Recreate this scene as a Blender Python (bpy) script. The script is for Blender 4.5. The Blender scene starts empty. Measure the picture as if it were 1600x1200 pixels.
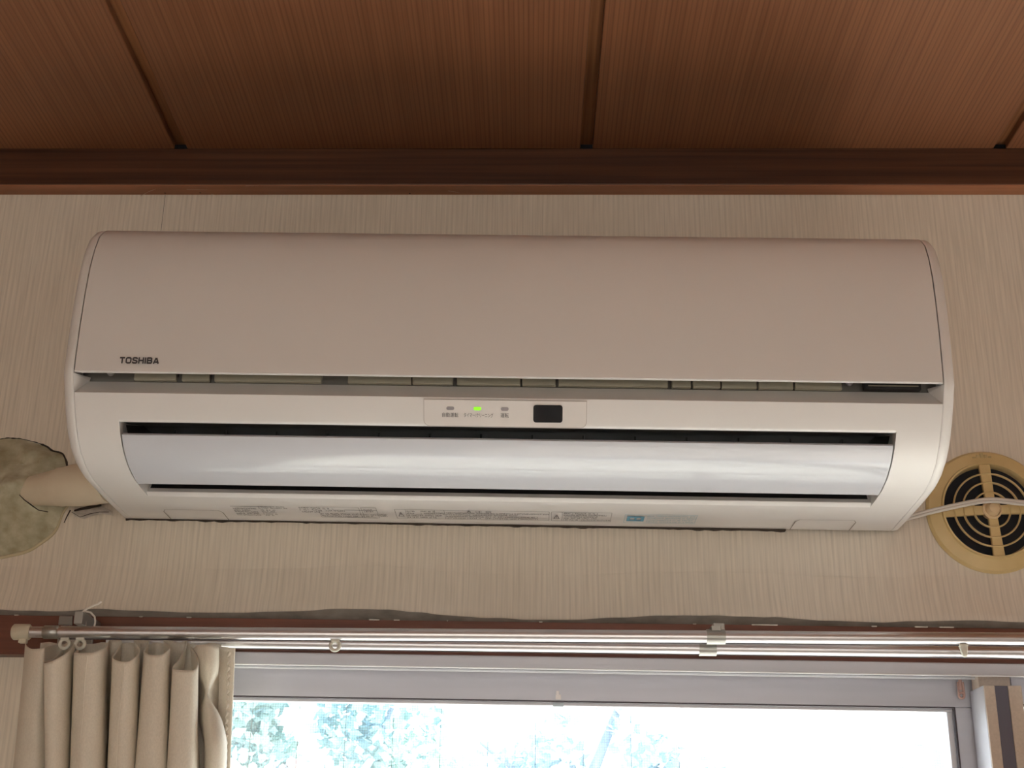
import bpy, bmesh, math, random
from mathutils import Vector, Matrix, noise
random.seed(4)
sc = bpy.context.scene

# ------------------------------------------------------------------ camera
FPX = 2080.0
PITCH, YAW, ROLL = math.radians(21.1), math.radians(-.9), math.radians(.7)
CAMP = Vector((0, -1.31, 1.55))
fwd = Vector((math.sin(YAW)*math.cos(PITCH), math.cos(YAW)*math.cos(PITCH), math.sin(PITCH)))
rt0 = Vector((math.cos(YAW), -math.sin(YAW), 0)); up0 = rt0.cross(fwd)
RT = math.cos(ROLL)*rt0 + math.sin(ROLL)*up0
UP = -math.sin(ROLL)*rt0 + math.cos(ROLL)*up0
cd = bpy.data.cameras.new('camera'); cam = bpy.data.objects.new('camera', cd)
sc.collection.objects.link(cam)
m = Matrix((RT, UP, -fwd)).transposed().to_4x4(); m.translation = CAMP
cam.matrix_world = m
cd.sensor_width = 36; cd.lens = FPX/1600*36; cd.clip_start = .02; cd.clip_end = 300
sc.camera = cam

def at(px, py, Y):                     # survey helper: point seen at a pixel at real depth Y
    d = RT*(px-800)/FPX + UP*(600-py)/FPX + fwd
    return CAMP + d*((Y-CAMP.y)/d.y)

# ------------------------------------------------------------------ light
sc.view_settings.view_transform = 'Standard'; sc.view_settings.look = 'None'
sc.view_settings.gamma = 1; sc.view_settings.use_curve_mapping = False
sc.view_settings.exposure = 1.6
w = bpy.data.worlds.new('sky'); sc.world = w; w.use_nodes = True
wn = w.node_tree.nodes; bg = wn['Background']
bg.inputs[0].default_value = (.9, .94, 1, 1); bg.inputs[1].default_value = 2.4
sd = bpy.data.lights.new('sun', 'SUN'); sd.energy = 7.5; sd.angle = .02; sd.color = (1, .975, .95)
sun = bpy.data.objects.new('sun', sd); sc.collection.objects.link(sun)
sun.rotation_euler = Vector((.25, -1.0, -1.9)).to_track_quat('-Z', 'Y').to_euler()
def portal(loc, rot, sx, sz):
    l = bpy.data.lights.new('window_portal', 'AREA'); l.shape = 'RECTANGLE'; l.size = sx; l.size_y = sz
    l.cycles.is_portal = True
    o = bpy.data.objects.new('window_portal', l); sc.collection.objects.link(o); o.location = loc; o.rotation_euler = rot
portal((.45, .12, .9), (-math.pi/2, 0, 0), 1.76, 1.7)
portal((0, -4.05, 1.15), (math.pi/2, 0, 0), 2.4, 1.7)

# ------------------------------------------------------------------ materials
MATS = {}
def mat(name, col, rough=.5, metal=0, **k):
    if name in MATS: return MATS[name]
    M = bpy.data.materials.new(name); M.use_nodes = True; nt = M.node_tree; N = nt.nodes; L = nt.links
    b = N['Principled BSDF']
    b.inputs['Base Color'].default_value = (*col, 1); b.inputs['Roughness'].default_value = rough
    b.inputs['Metallic'].default_value = metal
    if 'coat' in k: b.inputs['Coat Weight'].default_value = k['coat']; b.inputs['Coat Roughness'].default_value = k.get('coatr', .1)
    if 'emit' in k:
        b.inputs['Emission Color'].default_value = (*k['emit'], 1); b.inputs['Emission Strength'].default_value = k.get('es', 1)
    for i, (scale, lo, hi, det) in enumerate(k.get('grain', [])):   # (xyz scale, colour lo, colour hi, detail)
        tc = N.new('ShaderNodeTexCoord'); mp = N.new('ShaderNodeMapping'); mp.inputs['Scale'].default_value = scale
        nz = N.new('ShaderNodeTexNoise'); nz.inputs['Scale'].default_value = 1; nz.inputs['Detail'].default_value = det
        cr = N.new('ShaderNodeValToRGB'); cr.color_ramp.elements[0].position = .3; cr.color_ramp.elements[1].position = .7
        cr.color_ramp.elements[0].color = (*lo, 1); cr.color_ramp.elements[1].color = (*hi, 1)
        L.new(tc.outputs['Object'], mp.inputs[0]); L.new(mp.outputs[0], nz.inputs[0]); L.new(nz.outputs[0], cr.inputs[0])
        src = cr.outputs[0]
        if i:
            mx = N.new('ShaderNodeMix'); mx.data_type = 'RGBA'; mx.blend_type = 'MULTIPLY'; mx.inputs[0].default_value = 1
            L.new(prev, mx.inputs[6]); L.new(src, mx.inputs[7]); src = mx.outputs[2]
        prev = src; L.new(src, b.inputs['Base Color'])
        if i == 0 and k.get('bump'):
            bp = N.new('ShaderNodeBump'); bp.inputs['Strength'].default_value = k['bump']; bp.inputs['Distance'].default_value = .001
            L.new(nz.outputs[0], bp.inputs['Height']); L.new(bp.outputs[0], b.inputs['Normal'])
    if k.get('wave'):
        sc_, lo_, dis = k['wave']
        wv = N.new('ShaderNodeTexWave'); wv.bands_direction = 'X'; wv.inputs['Scale'].default_value = sc_; wv.inputs['Distortion'].default_value = dis
        wv.inputs['Detail'].default_value = 1; wv.inputs['Detail Scale'].default_value = .3
        mp = N.new('ShaderNodeMapping'); mp.inputs['Scale'].default_value = (1, .02, .02); L.new(tc.outputs['Object'], mp.inputs[0]); L.new(mp.outputs[0], wv.inputs[0])
        cr = N.new('ShaderNodeValToRGB'); cr.color_ramp.elements[0].color = (lo_, lo_, lo_, 1); cr.color_ramp.elements[0].position = .02; cr.color_ramp.elements[1].position = .35
        L.new(wv.outputs[0], cr.inputs[0]); mx = N.new('ShaderNodeMix'); mx.data_type = 'RGBA'; mx.blend_type = 'MULTIPLY'; mx.inputs[0].default_value = 1
        L.new(prev, mx.inputs[6]); L.new(cr.outputs[0], mx.inputs[7]); L.new(mx.outputs[2], b.inputs['Base Color'])
    MATS[name] = M; return M
m_paper = mat('wallpaper', (.6, .5, .39), .85, bump=.3, wave=(56, .93, 1.5), grain=[((420, 1, 16), (.72, .65, .57), (.85, .775, .685), 3), ((2.2, 1, 1.4), (.9, .87, .82), (1, 1, 1), 3)])
m_back = mat('shaded_backing', (.13, .115, .105), .9, grain=[((40, 1, 90), (.20, .18, .16), (.32, .29, .26), 3)])  # grey paper back with the underside's shade put into its tone
m_ceil = mat('ceiling_board', (.2, .1, .05), .5, bump=.08, wave=(66, .76, 2.5), grain=[((260, 2.5, 1), (.265, .108, .050), (.335, .142, .067), 2), ((4, 1.2, 1), (.82, .80, .78), (1, 1, 1), 3)])
m_ceilb = mat('ceiling_groove', (.3, .14, .06), .6, grain=[((300, 3, 1), (.2, .08, .03), (.36, .15, .06), 3)])
m_mould = mat('dark_moulding', (.12, .04, .02), .42, grain=[((3, 60, 190), (.06, .022, .011), (.15, .058, .027), 5), ((1.5, 20, 60), (.55, .5, .48), (1, 1, 1), 4)])
m_board = mat('red_brown_board', (.12, .04, .02), .4, grain=[((6, 60, 160), (.10, .03, .017), (.17, .055, .032), 5)])
m_floor = mat('floor', (.5, .46, .42), .5, grain=[((6, 90, 1), (.47, .42, .375), (.58, .53, .47), 3)])
m_plain = mat('plain_wall', (.55, .47, .37), .9, grain=[((60, 60, 6), (.55, .45, .36), (.62, .515, .415), 2)])
m_ac = mat('ac_plastic', (.78, .745, .725), .38, grain=[((3, 3, 3), (.745, .722, .712), (.775, .752, .744), 2)])
m_flap = mat('ac_glossy', (.585, .595, .65), .2, coat=.35, coatr=.04)
m_acd = mat('ac_dark', (.03, .03, .032), .6)
m_acg = mat('ac_grey', (.2, .19, .175), .6)
m_tab = mat('filter_plastic', (.40, .38, .30), .5)
m_print = mat('print_dark', (.07, .065, .07), .6)
m_printl = mat('print_grey', (.2, .19, .19), .6)
m_blue = mat('print_blue', (.12, .36, .52), .6)
m_blue2 = mat('print_pale_blue', (.42, .56, .62), .6)
m_line = mat('panel_outline', (.46, .42, .4), .5)
m_recv = mat('receiver_window', (.008, .01, .014), .12)
m_led = mat('led_green', (.2, .5, .03), .3, emit=(.28, 1, .02), es=.28)
m_ledoff = mat('led_off', (.34, .31, .33), .4)
m_steel = mat('rail_steel', (.64, .62, .64), .34, 1)
m_clip = mat('clip_steel', (.42, .42, .40), .42, .9)
m_wplas = mat('white_plastic', (.66, .65, .58), .4)
m_cplas = mat('cream_plastic', (.6, .54, .42), .45)
m_alu = mat('aluminium', (.53, .51, .52), .42, .35, grain=[((4, 30, 60), (.48, .475, .52), (.54, .535, .585), 2)])
m_alut = mat('aluminium_tan', (.55, .45, .37), .45, .3, grain=[((400, 400, 400), (.50, .41, .34), (.56, .46, .385), 1)])
m_gasket = mat('gasket', (.06, .05, .06), .6)
m_wstrip = mat('draught_strip', (.12, .11, .14), .8)
m_hook = mat('hook_pink', (.45, .28, .24), .45)
m_vent = mat('vent_plastic', (.58, .46, .22), .42, grain=[((30, 30, 30), (.63, .47, .225), (.73, .565, .29), 2)])
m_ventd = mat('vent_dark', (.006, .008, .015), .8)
m_cable = mat('cable', (.68, .64, .6), .4)
m_pipe = mat('pipe_cover', (.6, .5, .36), .5, grain=[((20, 20, 20), (.68, .58, .44), (.76, .66, .51), 3)])
m_putty = mat('putty', (.4, .36, .24), .8, bump=1, grain=[((30, 30, 30), (.42, .39, .27), (.66, .63, .49), 6), ((110, 110, 110), (.75, .7, .62), (1, 1, 1), 4)])
m_rim = mat('putty_edge', (.58, .5, .33), .7)
m_crack_shade = mat('crack_shade', (.05, .035, .025), .9)  # putty cracks and crevices, also the painted shadow under the unit
m_plaster = mat('plaster', (.62, .56, .5), .9, grain=[((90, 90, 200), (.4, .35, .3), (.68, .62, .56), 3)])
m_cloth = mat('curtain_cloth', (.56, .48, .38), .6, grain=[((900, 900, 500), (.72, .665, .57), (.79, .73, .63), 1)])
m_thread = mat('seam_thread', (.85, .8, .7), .7)
m_string = mat('string', (.85, .8, .74), .7)
m_leafA = mat('leaf_green', (.34, .5, .36), .5, grain=[((3, 3, 3), (.28, .47, .56), (.58, .74, .62), 3)])
m_leafB = mat('leaf_pale', (.4, .55, .5), .5, grain=[((3, 3, 3), (.26, .44, .58), (.50, .62, .64), 3)])
m_bark = mat('bark', (.3, .28, .27), .8, grain=[((20, 20, 5), (.16, .22, .30), (.26, .3, .34), 3)])
m_ground = mat('ground', (.5, .47, .42), .9, grain=[((3, 3, 3), (.42, .4, .33), (.56, .53, .48), 4)])
m_house = mat('house_wall', (.42, .46, .55), .8, grain=[((1, 1, 30), (.36, .40, .5), (.46, .5, .6), 1)])
m_roof = mat('house_roof', (.16, .2, .28), .7, grain=[((20, 3, 3), (.12, .16, .24), (.2, .24, .32), 2)])
m_flower = mat('flower', (.6, .34, .34), .6)

def glassy(name, tr, tint, rough=0):
    M = bpy.data.materials.new(name); M.use_nodes = True; nt = M.node_tree; N = nt.nodes; L = nt.links
    N.remove(N['Principled BSDF']); out = N['Material Output']
    t = N.new('ShaderNodeBsdfTransparent'); t.inputs[0].default_value = (*tint, 1)
    g = N.new('ShaderNodeBsdfGlossy'); g.inputs['Roughness'].default_value = rough
    x = N.new('ShaderNodeMixShader'); x.inputs[0].default_value = 1-tr
    L.new(t.outputs[0], x.inputs[1]); L.new(g.outputs[0], x.inputs[2]); L.new(x.outputs[0], out.inputs[0])
    return M
m_glass = glassy('window_glass', .95, (.96, .985, .98))
def screenmat():
    M = bpy.data.materials.new('insect_screen'); M.use_nodes = True; nt = M.node_tree; N = nt.nodes; L = nt.links
    N.remove(N['Principled BSDF']); out = N['Material Output']
    t = N.new('ShaderNodeBsdfTransparent'); d = N.new('ShaderNodeBsdfTranslucent'); d.inputs[0].default_value = (.11, .13, .14, 1)
    tc = N.new('ShaderNodeTexCoord'); w1 = N.new('ShaderNodeTexWave'); w2 = N.new('ShaderNodeTexWave')
    w1.bands_direction = 'X'; w2.bands_direction = 'Z'
    for q in (w1, w2): q.inputs['Scale'].default_value = 125; L.new(tc.outputs['Object'], q.inputs[0])
    mx = N.new('ShaderNodeMath'); mx.operation = 'ADD'; L.new(w1.outputs[1], mx.inputs[0]); L.new(w2.outputs[1], mx.inputs[1])
    mr = N.new('ShaderNodeMapRange'); mr.inputs[1].default_value = 0; mr.inputs[2].default_value = 2; mr.inputs[3].default_value = .10; mr.inputs[4].default_value = .34
    L.new(mx.outputs[0], mr.inputs[0])
    x = N.new('ShaderNodeMixShader'); L.new(mr.outputs[0], x.inputs[0])
    L.new(t.outputs[0], x.inputs[1]); L.new(d.outputs[0], x.inputs[2]); L.new(x.outputs[0], out.inputs[0])
    return M
m_screen = screenmat()

# ------------------------------------------------------------------ helpers
def link(o, parent=None):
    sc.collection.objects.link(o)
    if parent: o.parent = parent
    return o
def tag(o, label=None, cat=None, group=None, kind=None):
    for k_, v in (('label', label), ('category', cat), ('group', group), ('kind', kind)):
        if v: o[k_] = v
    return o
def empty(name, loc=(0, 0, 0), rot=(0, 0, 0), **k):
    o = bpy.data.objects.new(name, None); o.location = loc; o.rotation_euler = rot; o.empty_display_size = .02
    link(o); return tag(o, **k)
def build(name, bm, mats, parent=None, smooth=None, **k):
    me = bpy.data.meshes.new(name); bmesh.ops.recalc_face_normals(bm, faces=bm.faces) if k.pop('recalc', True) else None
    bm.to_mesh(me); bm.free()
    for x in (mats if isinstance(mats, (list, tuple)) else [mats]): me.materials.append(x)
    if smooth is not None:
        for p in me.polygons: p.use_smooth = True
        me.set_sharp_from_angle(angle=math.radians(smooth))
    o = bpy.data.objects.new(name, me); link(o, parent); return tag(o, **k)
def box(bm, x0, x1, y0, y1, z0, z1, bev=0, mi=0):
    v = [bm.verts.new((x, y, z)) for x in (x0, x1) for y in (y0, y1) for z in (z0, z1)]
    F = [(0, 1, 3, 2), (4, 6, 7, 5), (0, 4, 5, 1), (2, 3, 7, 6), (0, 2, 6, 4), (1, 5, 7, 3)]
    fs = [bm.faces.new([v[i] for i in f]) for f in F]
    for f in fs: f.material_index = mi
    if bev:
        es = list({e for f in fs for e in f.edges})
        r = bmesh.ops.bevel(bm, geom=es, offset=bev, segments=2, affect='EDGES', profile=.5)
        for f in r['faces']: f.material_index = mi
def tube(bm, pts, rad, n=16, caps=True, flat=1.0, side=None):
    pts = [Vector(p) for p in pts]; rings = []
    if not isinstance(rad, (list, tuple)): rad = [rad]*len(pts)
    ref = Vector((0, 0, 1))
    for i, p in enumerate(pts):
        t = (pts[min(i+1, len(pts)-1)]-pts[max(i-1, 0)]).normalized()
        if abs(t.dot(ref)) > .95: ref = Vector((0, 1, 0))
        a = t.cross(ref).normalized(); b = a.cross(t).normalized()
        rings.append([bm.verts.new(p+rad[i]*(math.cos(2*math.pi*j/n)*a*flat+math.sin(2*math.pi*j/n)*b)) for j in range(n)])
    for r0, r1 in zip(rings, rings[1:]):
        for j in range(n): bm.faces.new((r0[j], r0[(j+1) % n], r1[(j+1) % n], r1[j]))
    if caps: bm.faces.new(rings[0]); bm.faces.new(rings[-1])
def torus(bm, R, r, cx=0, cy=0, cz=0, n=48, m_=8, fy=1.0, a0=0, a1=2*math.pi):   # axis along y
    rings = []; closed = abs(a1-a0-2*math.pi) < 1e-6; cnt = n if closed else n+1
    for i in range(cnt):
        a = a0+(a1-a0)*i/n
        rings.append([bm.verts.new((cx+(R+r*math.cos(q))*math.cos(a), cy+fy*r*math.sin(q), cz+(R+r*math.cos(q))*math.sin(a)))
                      for q in (2*math.pi*j/m_ for j in range(m_))])
    for i in range(n if closed else n):
        A, B = rings[i], rings[(i+1) % cnt]
        for j in range(m_): bm.faces.new((A[j], A[(j+1) % m_], B[(j+1) % m_], B[j]))
    if not closed: bm.faces.new(rings[0]); bm.faces.new(rings[-1])
def lathe(bm, prof, n=64, cx=0, cy=0, cz=0):     # prof: (radius, y) about the y axis
    rings = [[bm.verts.new((cx+r*math.cos(2*math.pi*i/n), cy+y, cz+r*math.sin(2*math.pi*i/n))) for i in range(n)] for r, y in prof]
    for A, B in zip(rings, rings[1:]):
        for j in range(n): bm.faces.new((A[j], A[(j+1) % n], B[(j+1) % n], B[j]))
    return rings

# ================================================================== THE SETTING
WX0, WX1, WZ1 = -.452, 1.34, 1.772          # window opening
XL, XR, YB, ZC = -2.0, 2.4, -4.0, 2.328
bm = bmesh.new()
box(bm, XL, WX0, 0, .12, 0, 2.45); box(bm, WX1, XR, 0, .12, 0, 2.45); box(bm, WX0, WX1, 0, .12, WZ1, 2.45); box(bm, WX0, WX1, 0, .12, 0, .06)
wall = build('wall_front', bm, m_paper, kind='structure')
bm = bmesh.new(); box(bm, XL-.1, XL, YB, .12, 0, 2.45); build('wall_left', bm, m_plain, kind='structure')
bm = bmesh.new(); box(bm, XR, XR+.1, YB, .12, 0, 2.45); build('wall_right', bm, m_plain, kind='structure')
bm = bmesh.new()
box(bm, XL, -1.2, YB-.1, YB, 0, 2.45); box(bm, 1.2, XR, YB-.1, YB, 0, 2.45); box(bm, -1.2, 1.2, YB-.1, YB, 0, .3); box(bm, -1.2, 1.2, YB-.1, YB, 2.0, 2.45)
build('wall_back', bm, m_plain, kind='structure')
bm = bmesh.new()
for x0, x1 in ((-1.2, -1.16), (-.025, .025), (1.16, 1.2)): box(bm, x0, x1, YB-.06, YB-.03, .3, 2)
box(bm, -1.2, 1.2, YB-.06, YB-.03, .3, .34); box(bm, -1.2, 1.2, YB-.06, YB-.03, 1.96, 2)
w2 = build('added_window', bm, m_alu, kind='structure')  # unseen window, added to bring warm light onto the unit
Mb = bpy.data.materials.new('added_warm_blind'); Mb.use_nodes = True; nb = Mb.node_tree
nb.nodes.remove(nb.nodes['Principled BSDF']); tl = nb.nodes.new('ShaderNodeBsdfTranslucent'); tl.inputs[0].default_value = (.68, .64, .58, 1)
nb.links.new(tl.outputs[0], nb.nodes['Material Output'].inputs[0])
bm = bmesh.new(); box(bm, -1.2, 1.2, YB-.022, YB-.021, .3, 2); build('added_blind', bm, Mb, w2)  # added translucent sheet that warms the light from behind
bm = bmesh.new(); box(bm, XL, XR, YB, .12, -.05, 0); build('floor', bm, m_floor, kind='structure')
# ceiling: backing board with real boards proud of it, shallow grooves between
bm = bmesh.new(); box(bm, XL, XR, YB, .1, .0095, .05)
ceil = build('ceiling', bm, m_ceilb, kind='structure'); ceil.location = (0, 0, ZC); ceil.rotation_euler = (0, -.005, 0)
edges = [-2.0, -1.787, -1.774, -1.325, -1.312, -.862, -.849, -.4000, -.3862, .0526, .0661, .5103, .5236, .972, .985, 1.435, 1.448, 1.898, 1.911, 2.4]
for i in range(0, len(edges), 2):
    bm = bmesh.new(); box(bm, edges[i], edges[i+1], YB, -.0213, 0, .0095, bev=.0012)
    build('panel', bm, m_ceil, ceil)
bm = bmesh.new(); box(bm, XL, XR, -.0214, .0, -.045, .0005, bev=.0008)
t1 = build('trim_1', bm, m_mould, kind='structure')
bm = bmesh.new(); box(bm, XL, XR, -.0208, -.0002, -.0462, -.0448, bev=.0004)  # paler colour paints the light falling on the moulding's underside
build('lit_strip', bm, mat('lit_reddish', (.2, .08, .04), .45, grain=[((4, 80, 100), (.26, .10, .045), (.42, .17, .08), 4)]), t1, label='reddish strip under the moulding, its lit tone painted in'); t1.location = (0, 0, ZC); t1.rotation_euler = (0, -.005, 0)
def atz(px, py, Z):
    d = RT*(px-800)/FPX + UP*(600-py)/FPX + fwd
    return CAMP + d*((Z-CAMP.z)/d.z)
bm = bmesh.new()
for a_, b_ in (((220, 301), (233, 294)), ((233, 294), (244, 290)), ((292, 291), (324, 292)), ((330, 299), (342, 301)), ((384, 286.5), (405, 286)), ((700, 297), (718, 300)), ((1448, 301), (1480, 301))):
    p = atz(*a_, ZC-.0465); q = atz(*b_, ZC-.0465); n_ = Vector((-(q-p).y, (q-p).x, 0)).normalized()*.00035
    bm.faces.new([bm.verts.new(Vector((v.x, v.y, -.0465-.00003+.005*v.x))) for v in (p-n_, q-n_*.3, q+n_*.3, p+n_)])
build('scratch', bm, mat('scratch_pale', (.62, .5, .4), .7), t1, kind='stuff')
for a_ in ((258, 297), (313, 297), (892, 297.5), (1040, 292), (640, 301)):
    p = atz(*a_, ZC-.0465); bm = bmesh.new(); bmesh.ops.create_circle(bm, cap_ends=True, radius=.0011, segments=10, matrix=Matrix.Translation((p.x, p.y, -.0463+.005*p.x)))
    build('nail_hole', bm, mat('nail_dark', (.02, .012, .01), .7), t1)
bm = bmesh.new(); box(bm, XL, XR, -.0150, -.0002, .0004, .0094); build('dark_filler', bm, m_ventd, ceil)
# red brown board over the window
bm = bmesh.new()
def bz(x, top): return (1.8022-.004*(x+.5)) if top else (1.7645-.0008*(x+.5))
vs = []
for x in (XL, XR):
    vs.append([bm.verts.new((x, y, z)) for y, z in ((0, bz(x, 0)), (-.02, bz(x, 0)), (-.02, bz(x, 1)), (0, bz(x, 1)))])
for j in range(4): bm.faces.new((vs[0][j], vs[0][(j+1) % 4], vs[1][(j+1) % 4], vs[1][j]))
bm.faces.new(vs[0]); bm.faces.new(vs[1])
bmesh.ops.bevel(bm, geom=[e for e in bm.edges], offset=.001, segments=2, affect='EDGES')
build('trim_2', bm, m_board, kind='structure')

# loose wallpaper edge bulging over the board: its grey back, underside shade painted in, shows from below
LIP = [(-400, 952), (0, 951), (40, 953), (90, 954), (150, 950), (220, 953), (300, 955.5), (350, 956), (450, 954), (540, 949.5), (600, 951), (650, 955), (700, 960), (760, 964), (840, 967), (900, 967), (960, 963.5), (1050, 960), (1120, 960.5), (1200, 963), (1300, 968.5), (1370, 971), (1450, 969), (1520, 968), (1600, 971), (2000, 972)]
def lerp(tab, x):
    for (a, b), (c, d) in zip(tab, tab[1:]):
        if a <= x <= c:
            t = (x-a)/(c-a); t = t*t*(3-2*t); return b+(d-b)*t
    return tab[-1][1]
bm = bmesh.new(); rows = []
for i in range(0, 241):
    px = -200+i*8.5
    py = lerp(LIP, px)+noise.noise((px*.03, 0, 0))*.8
    full = max(0., 1-abs(py-(961.5+.0115*px))/22); b = .0028+.009*max(0, min(1, ((962+.0115*px)-py)/12))
    p = at(px, py, -b); x = p.x; z = p.z; bt = bz(x, 1)-.004
    rows.append([bm.verts.new(q) for q in ((x, -.0004, z+.045), (x, -b*.35, z+.022), (x, -b*.85, z+.007), (x, -b, z+.001), (x, -b*.96, z-.0008), (x, -b*.55, (z+bt)/2), (x, -b*.3, bt))])
for A, B in zip(rows, rows[1:]):
    for j in range(6):
        f = bm.faces.new((A[j], B[j], B[j+1], A[j+1])); f.material_index = 1 if j >= 4 else 0
build('wallpaper_edge', bm, [m_paper, m_back], wall, smooth=40, recalc=True, label='curled wallpaper edge with grey backing, underside shade painted in')
# torn paper crumbs along the board
bm = bmesh.new()
for px, py, wd in ((295, 962, 7), (585, 962, 16), (620, 961, 9), (699, 963, 2), (845, 966, 5), (1195, 974, 40), (1366, 972, 8), (1085, 958, 5), (220, 959, 5), (1440, 978, 20), (1480, 981, 22), (25, 960, 6)):
    a = at(px-wd/2, py, -.0215); b = at(px+wd/2, py+1, -.0215)
    hh = [.0004+.0007*abs(noise.noise((px+i*3., py, 0))) for i in range(6)]; vv = []
    for i, h_ in enumerate(hh):
        x_ = a.x+(b.x-a.x)*i/5; vv.append([bm.verts.new(q) for q in ((x_, -.0203, bz(x_, 1)-.0006), (x_, -.0215, bz(x_, 1)+h_), (x_, -.015, bz(x_, 1)+h_))])
    for A, B in zip(vv, vv[1:]):
        for j in (0, 1): bm.faces.new((A[j], B[j], B[j+1], A[j+1]))
build('paper_scrap', bm, m_plaster, wall, kind='stuff')
# wallpaper joint
bm = bmesh.new(); a = at(255, 305, 0); b = at(251, 366, 0); box(bm, b.x-.0002, b.x+.0002, -.0004, .001, b.z-.2, a.z); build('paper_joint', bm, m_back, wall)

# ------------------------------------------------------------------ window 1
WT = .006
win = empty('window_1', (0, 0, 1.7575), (0, WT, 0), kind='structure')
def wb(name, m_, boxes, parent=win, bev=.0008, **k):
    bm = bmesh.new()
    for b in boxes: box(bm, *b, bev=bev)
    return build(name, bm, m_, parent, **k)
ZB = -1.69
HB = at(800, 1045, -.0215).z-1.7575
wb('frame_head', m_alu, [(WX0+.002, WX1-.002, -.0005, .11, .0045, .0088), (WX0+.002, WX1-.002, -.0215, -.0190, HB, .0095), (WX0+.002, WX1-.002, -.0190, .0, .0045, .0088)])
wb('guide_rail', mat('guide_bright', (.74, .74, .76), .3, .5), [(WX0+.002, WX1-.002, -.0218, -.0195, HB-.0002, HB+.0012), (WX0+.002, WX1-.002, .0100, .0112, -.0012, .001)], bev=.0003)
wb('frame_jamb', m_alu, [(WX0+.002, WX0+.03, -.006, .11, ZB, .0)])
wb('frame_jamb', m_alu, [(WX1-.03, WX1-.002, -.006, .11, ZB, .0)])
wb('frame_sill', m_alu, [(WX0+.002, WX1-.002, -.006, .11, ZB, ZB+.03)])
# outer sash (left)
sz = -.0252
os_ = wb('outer_sash', m_alu, [(WX0+.03, .468, .030, .055, sz, .0046)])
wb('stile', m_alu, [(.4185, .46, .031, .054, ZB+.03, sz)], os_)
wb('stile', m_alu, [(WX0+.03, WX0+.07, .031, .054, ZB+.03, sz)], os_)
wb('bottom_rail', m_alu, [(WX0+.07, .4185, .031, .054, ZB+.03, ZB+.09)], os_)
wb('gasket', m_gasket, [(WX0+.07, .4185, .0305, .0345, sz-.0012, sz+.0002), (.417, .4188, .0305, .0345, ZB+.09, sz)], os_, bev=0)
wb('glazing_bead', mat('bead_bright', (.66, .66, .72), .35, .3), [(WX0+.07, .4185, .036, .045, sz-.0042, sz-.001), (.4115, .4175, .036, .045, ZB+.09, sz-.004)], os_)
wb('glass_pane', m_glass, [(WX0+.06, .42, .040, .044, ZB+.08, sz+.004)], os_, bev=0)
wb('sticker_scrap', mat('tape_scrap', (.8, .74, .72), .5), [(.026, .0315, .0292, .0302, sz+.001, sz+.006), (.0265, .0295, .0292, .0302, sz+.005, sz+.0095)], os_, bev=.0004)
wb('bead_clip', mat('bead_clip', (.6, .68, .75), .5), [(.0235, .034, .034, .046, sz-.0052, sz-.001)], os_, bev=.0004)
# inner sash (right)
iz = -.0100
ins = wb('inner_sash', m_alu, [(.4660, WX1-.03, .002, .024, sz, .0046)])
wb('stile', m_alu, [(.4340, .4450, -.012, .029, ZB+.03, iz), (.4445, .4575, -.006, .029, ZB+.03, iz), (.4570, .4705, -.012, .029, ZB+.03, iz)], ins)
wb('stile_cover', m_alut, [(.4345, .4447, -.0135, -.0115, ZB+.03, iz), (.4573, .4702, -.0135, -.0115, ZB+.03, iz)], ins, bev=.0005, label='tan brown stile face')
wb('draught_strip', m_wstrip, [(.4447, .4573, -.0125, -.0055, ZB+.03, iz-.0004)], ins, bev=.0004)
wb('stile_cap', m_alut, [(.4345, .4655, .002, .022, iz, .0046)], ins)
wb('bottom_rail', m_alu, [(.4705, WX1-.03, .002, .024, ZB+.03, ZB+.09)], ins)
wb('gasket', m_gasket, [(.4705, WX1-.05, .0015, .006, sz-.0016, sz)], ins, bev=0)
wb('glass_pane', m_glass, [(.4705, WX1-.05, .011, .014, ZB+.08, sz+.004)], ins, bev=0)
bm = bmesh.new(); tube(bm, [(.4235, .022, .0), (.4235, .022, -.010)], .0017, 10); torus(bm, .0026, .0013, .4235, .022, -.0150, n=20, m_=8)
tube(bm, [(.4209, .022, -.0145), (.4212, .022, -.002)], .0010, 8); tube(bm, [(.4261, .022, -.0145), (.4258, .022, -.002)], .0014, 8)
build('sash_guide_hook', bm, m_hook, win, smooth=50, label='pinkish plastic guide hook')
scr = wb('insect_screen', m_screen, [(WX0+.05, .44, .0800, .0803, ZB+.03, -.012)], win, bev=0)
wb('screen_frame', m_alu, [(WX0+.03, .45, .077, .084, -.016, -.002), (.43, .45, .077, .084, ZB+.03, -.016)], win)
for i in range(17):
    x = -.44+.0483*i+.012
    wb('screen_thread', m_acg, [(x-.00022, x+.00022, .0785, .0792, ZB+.03, -.016)], scr, bev=0)

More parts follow.
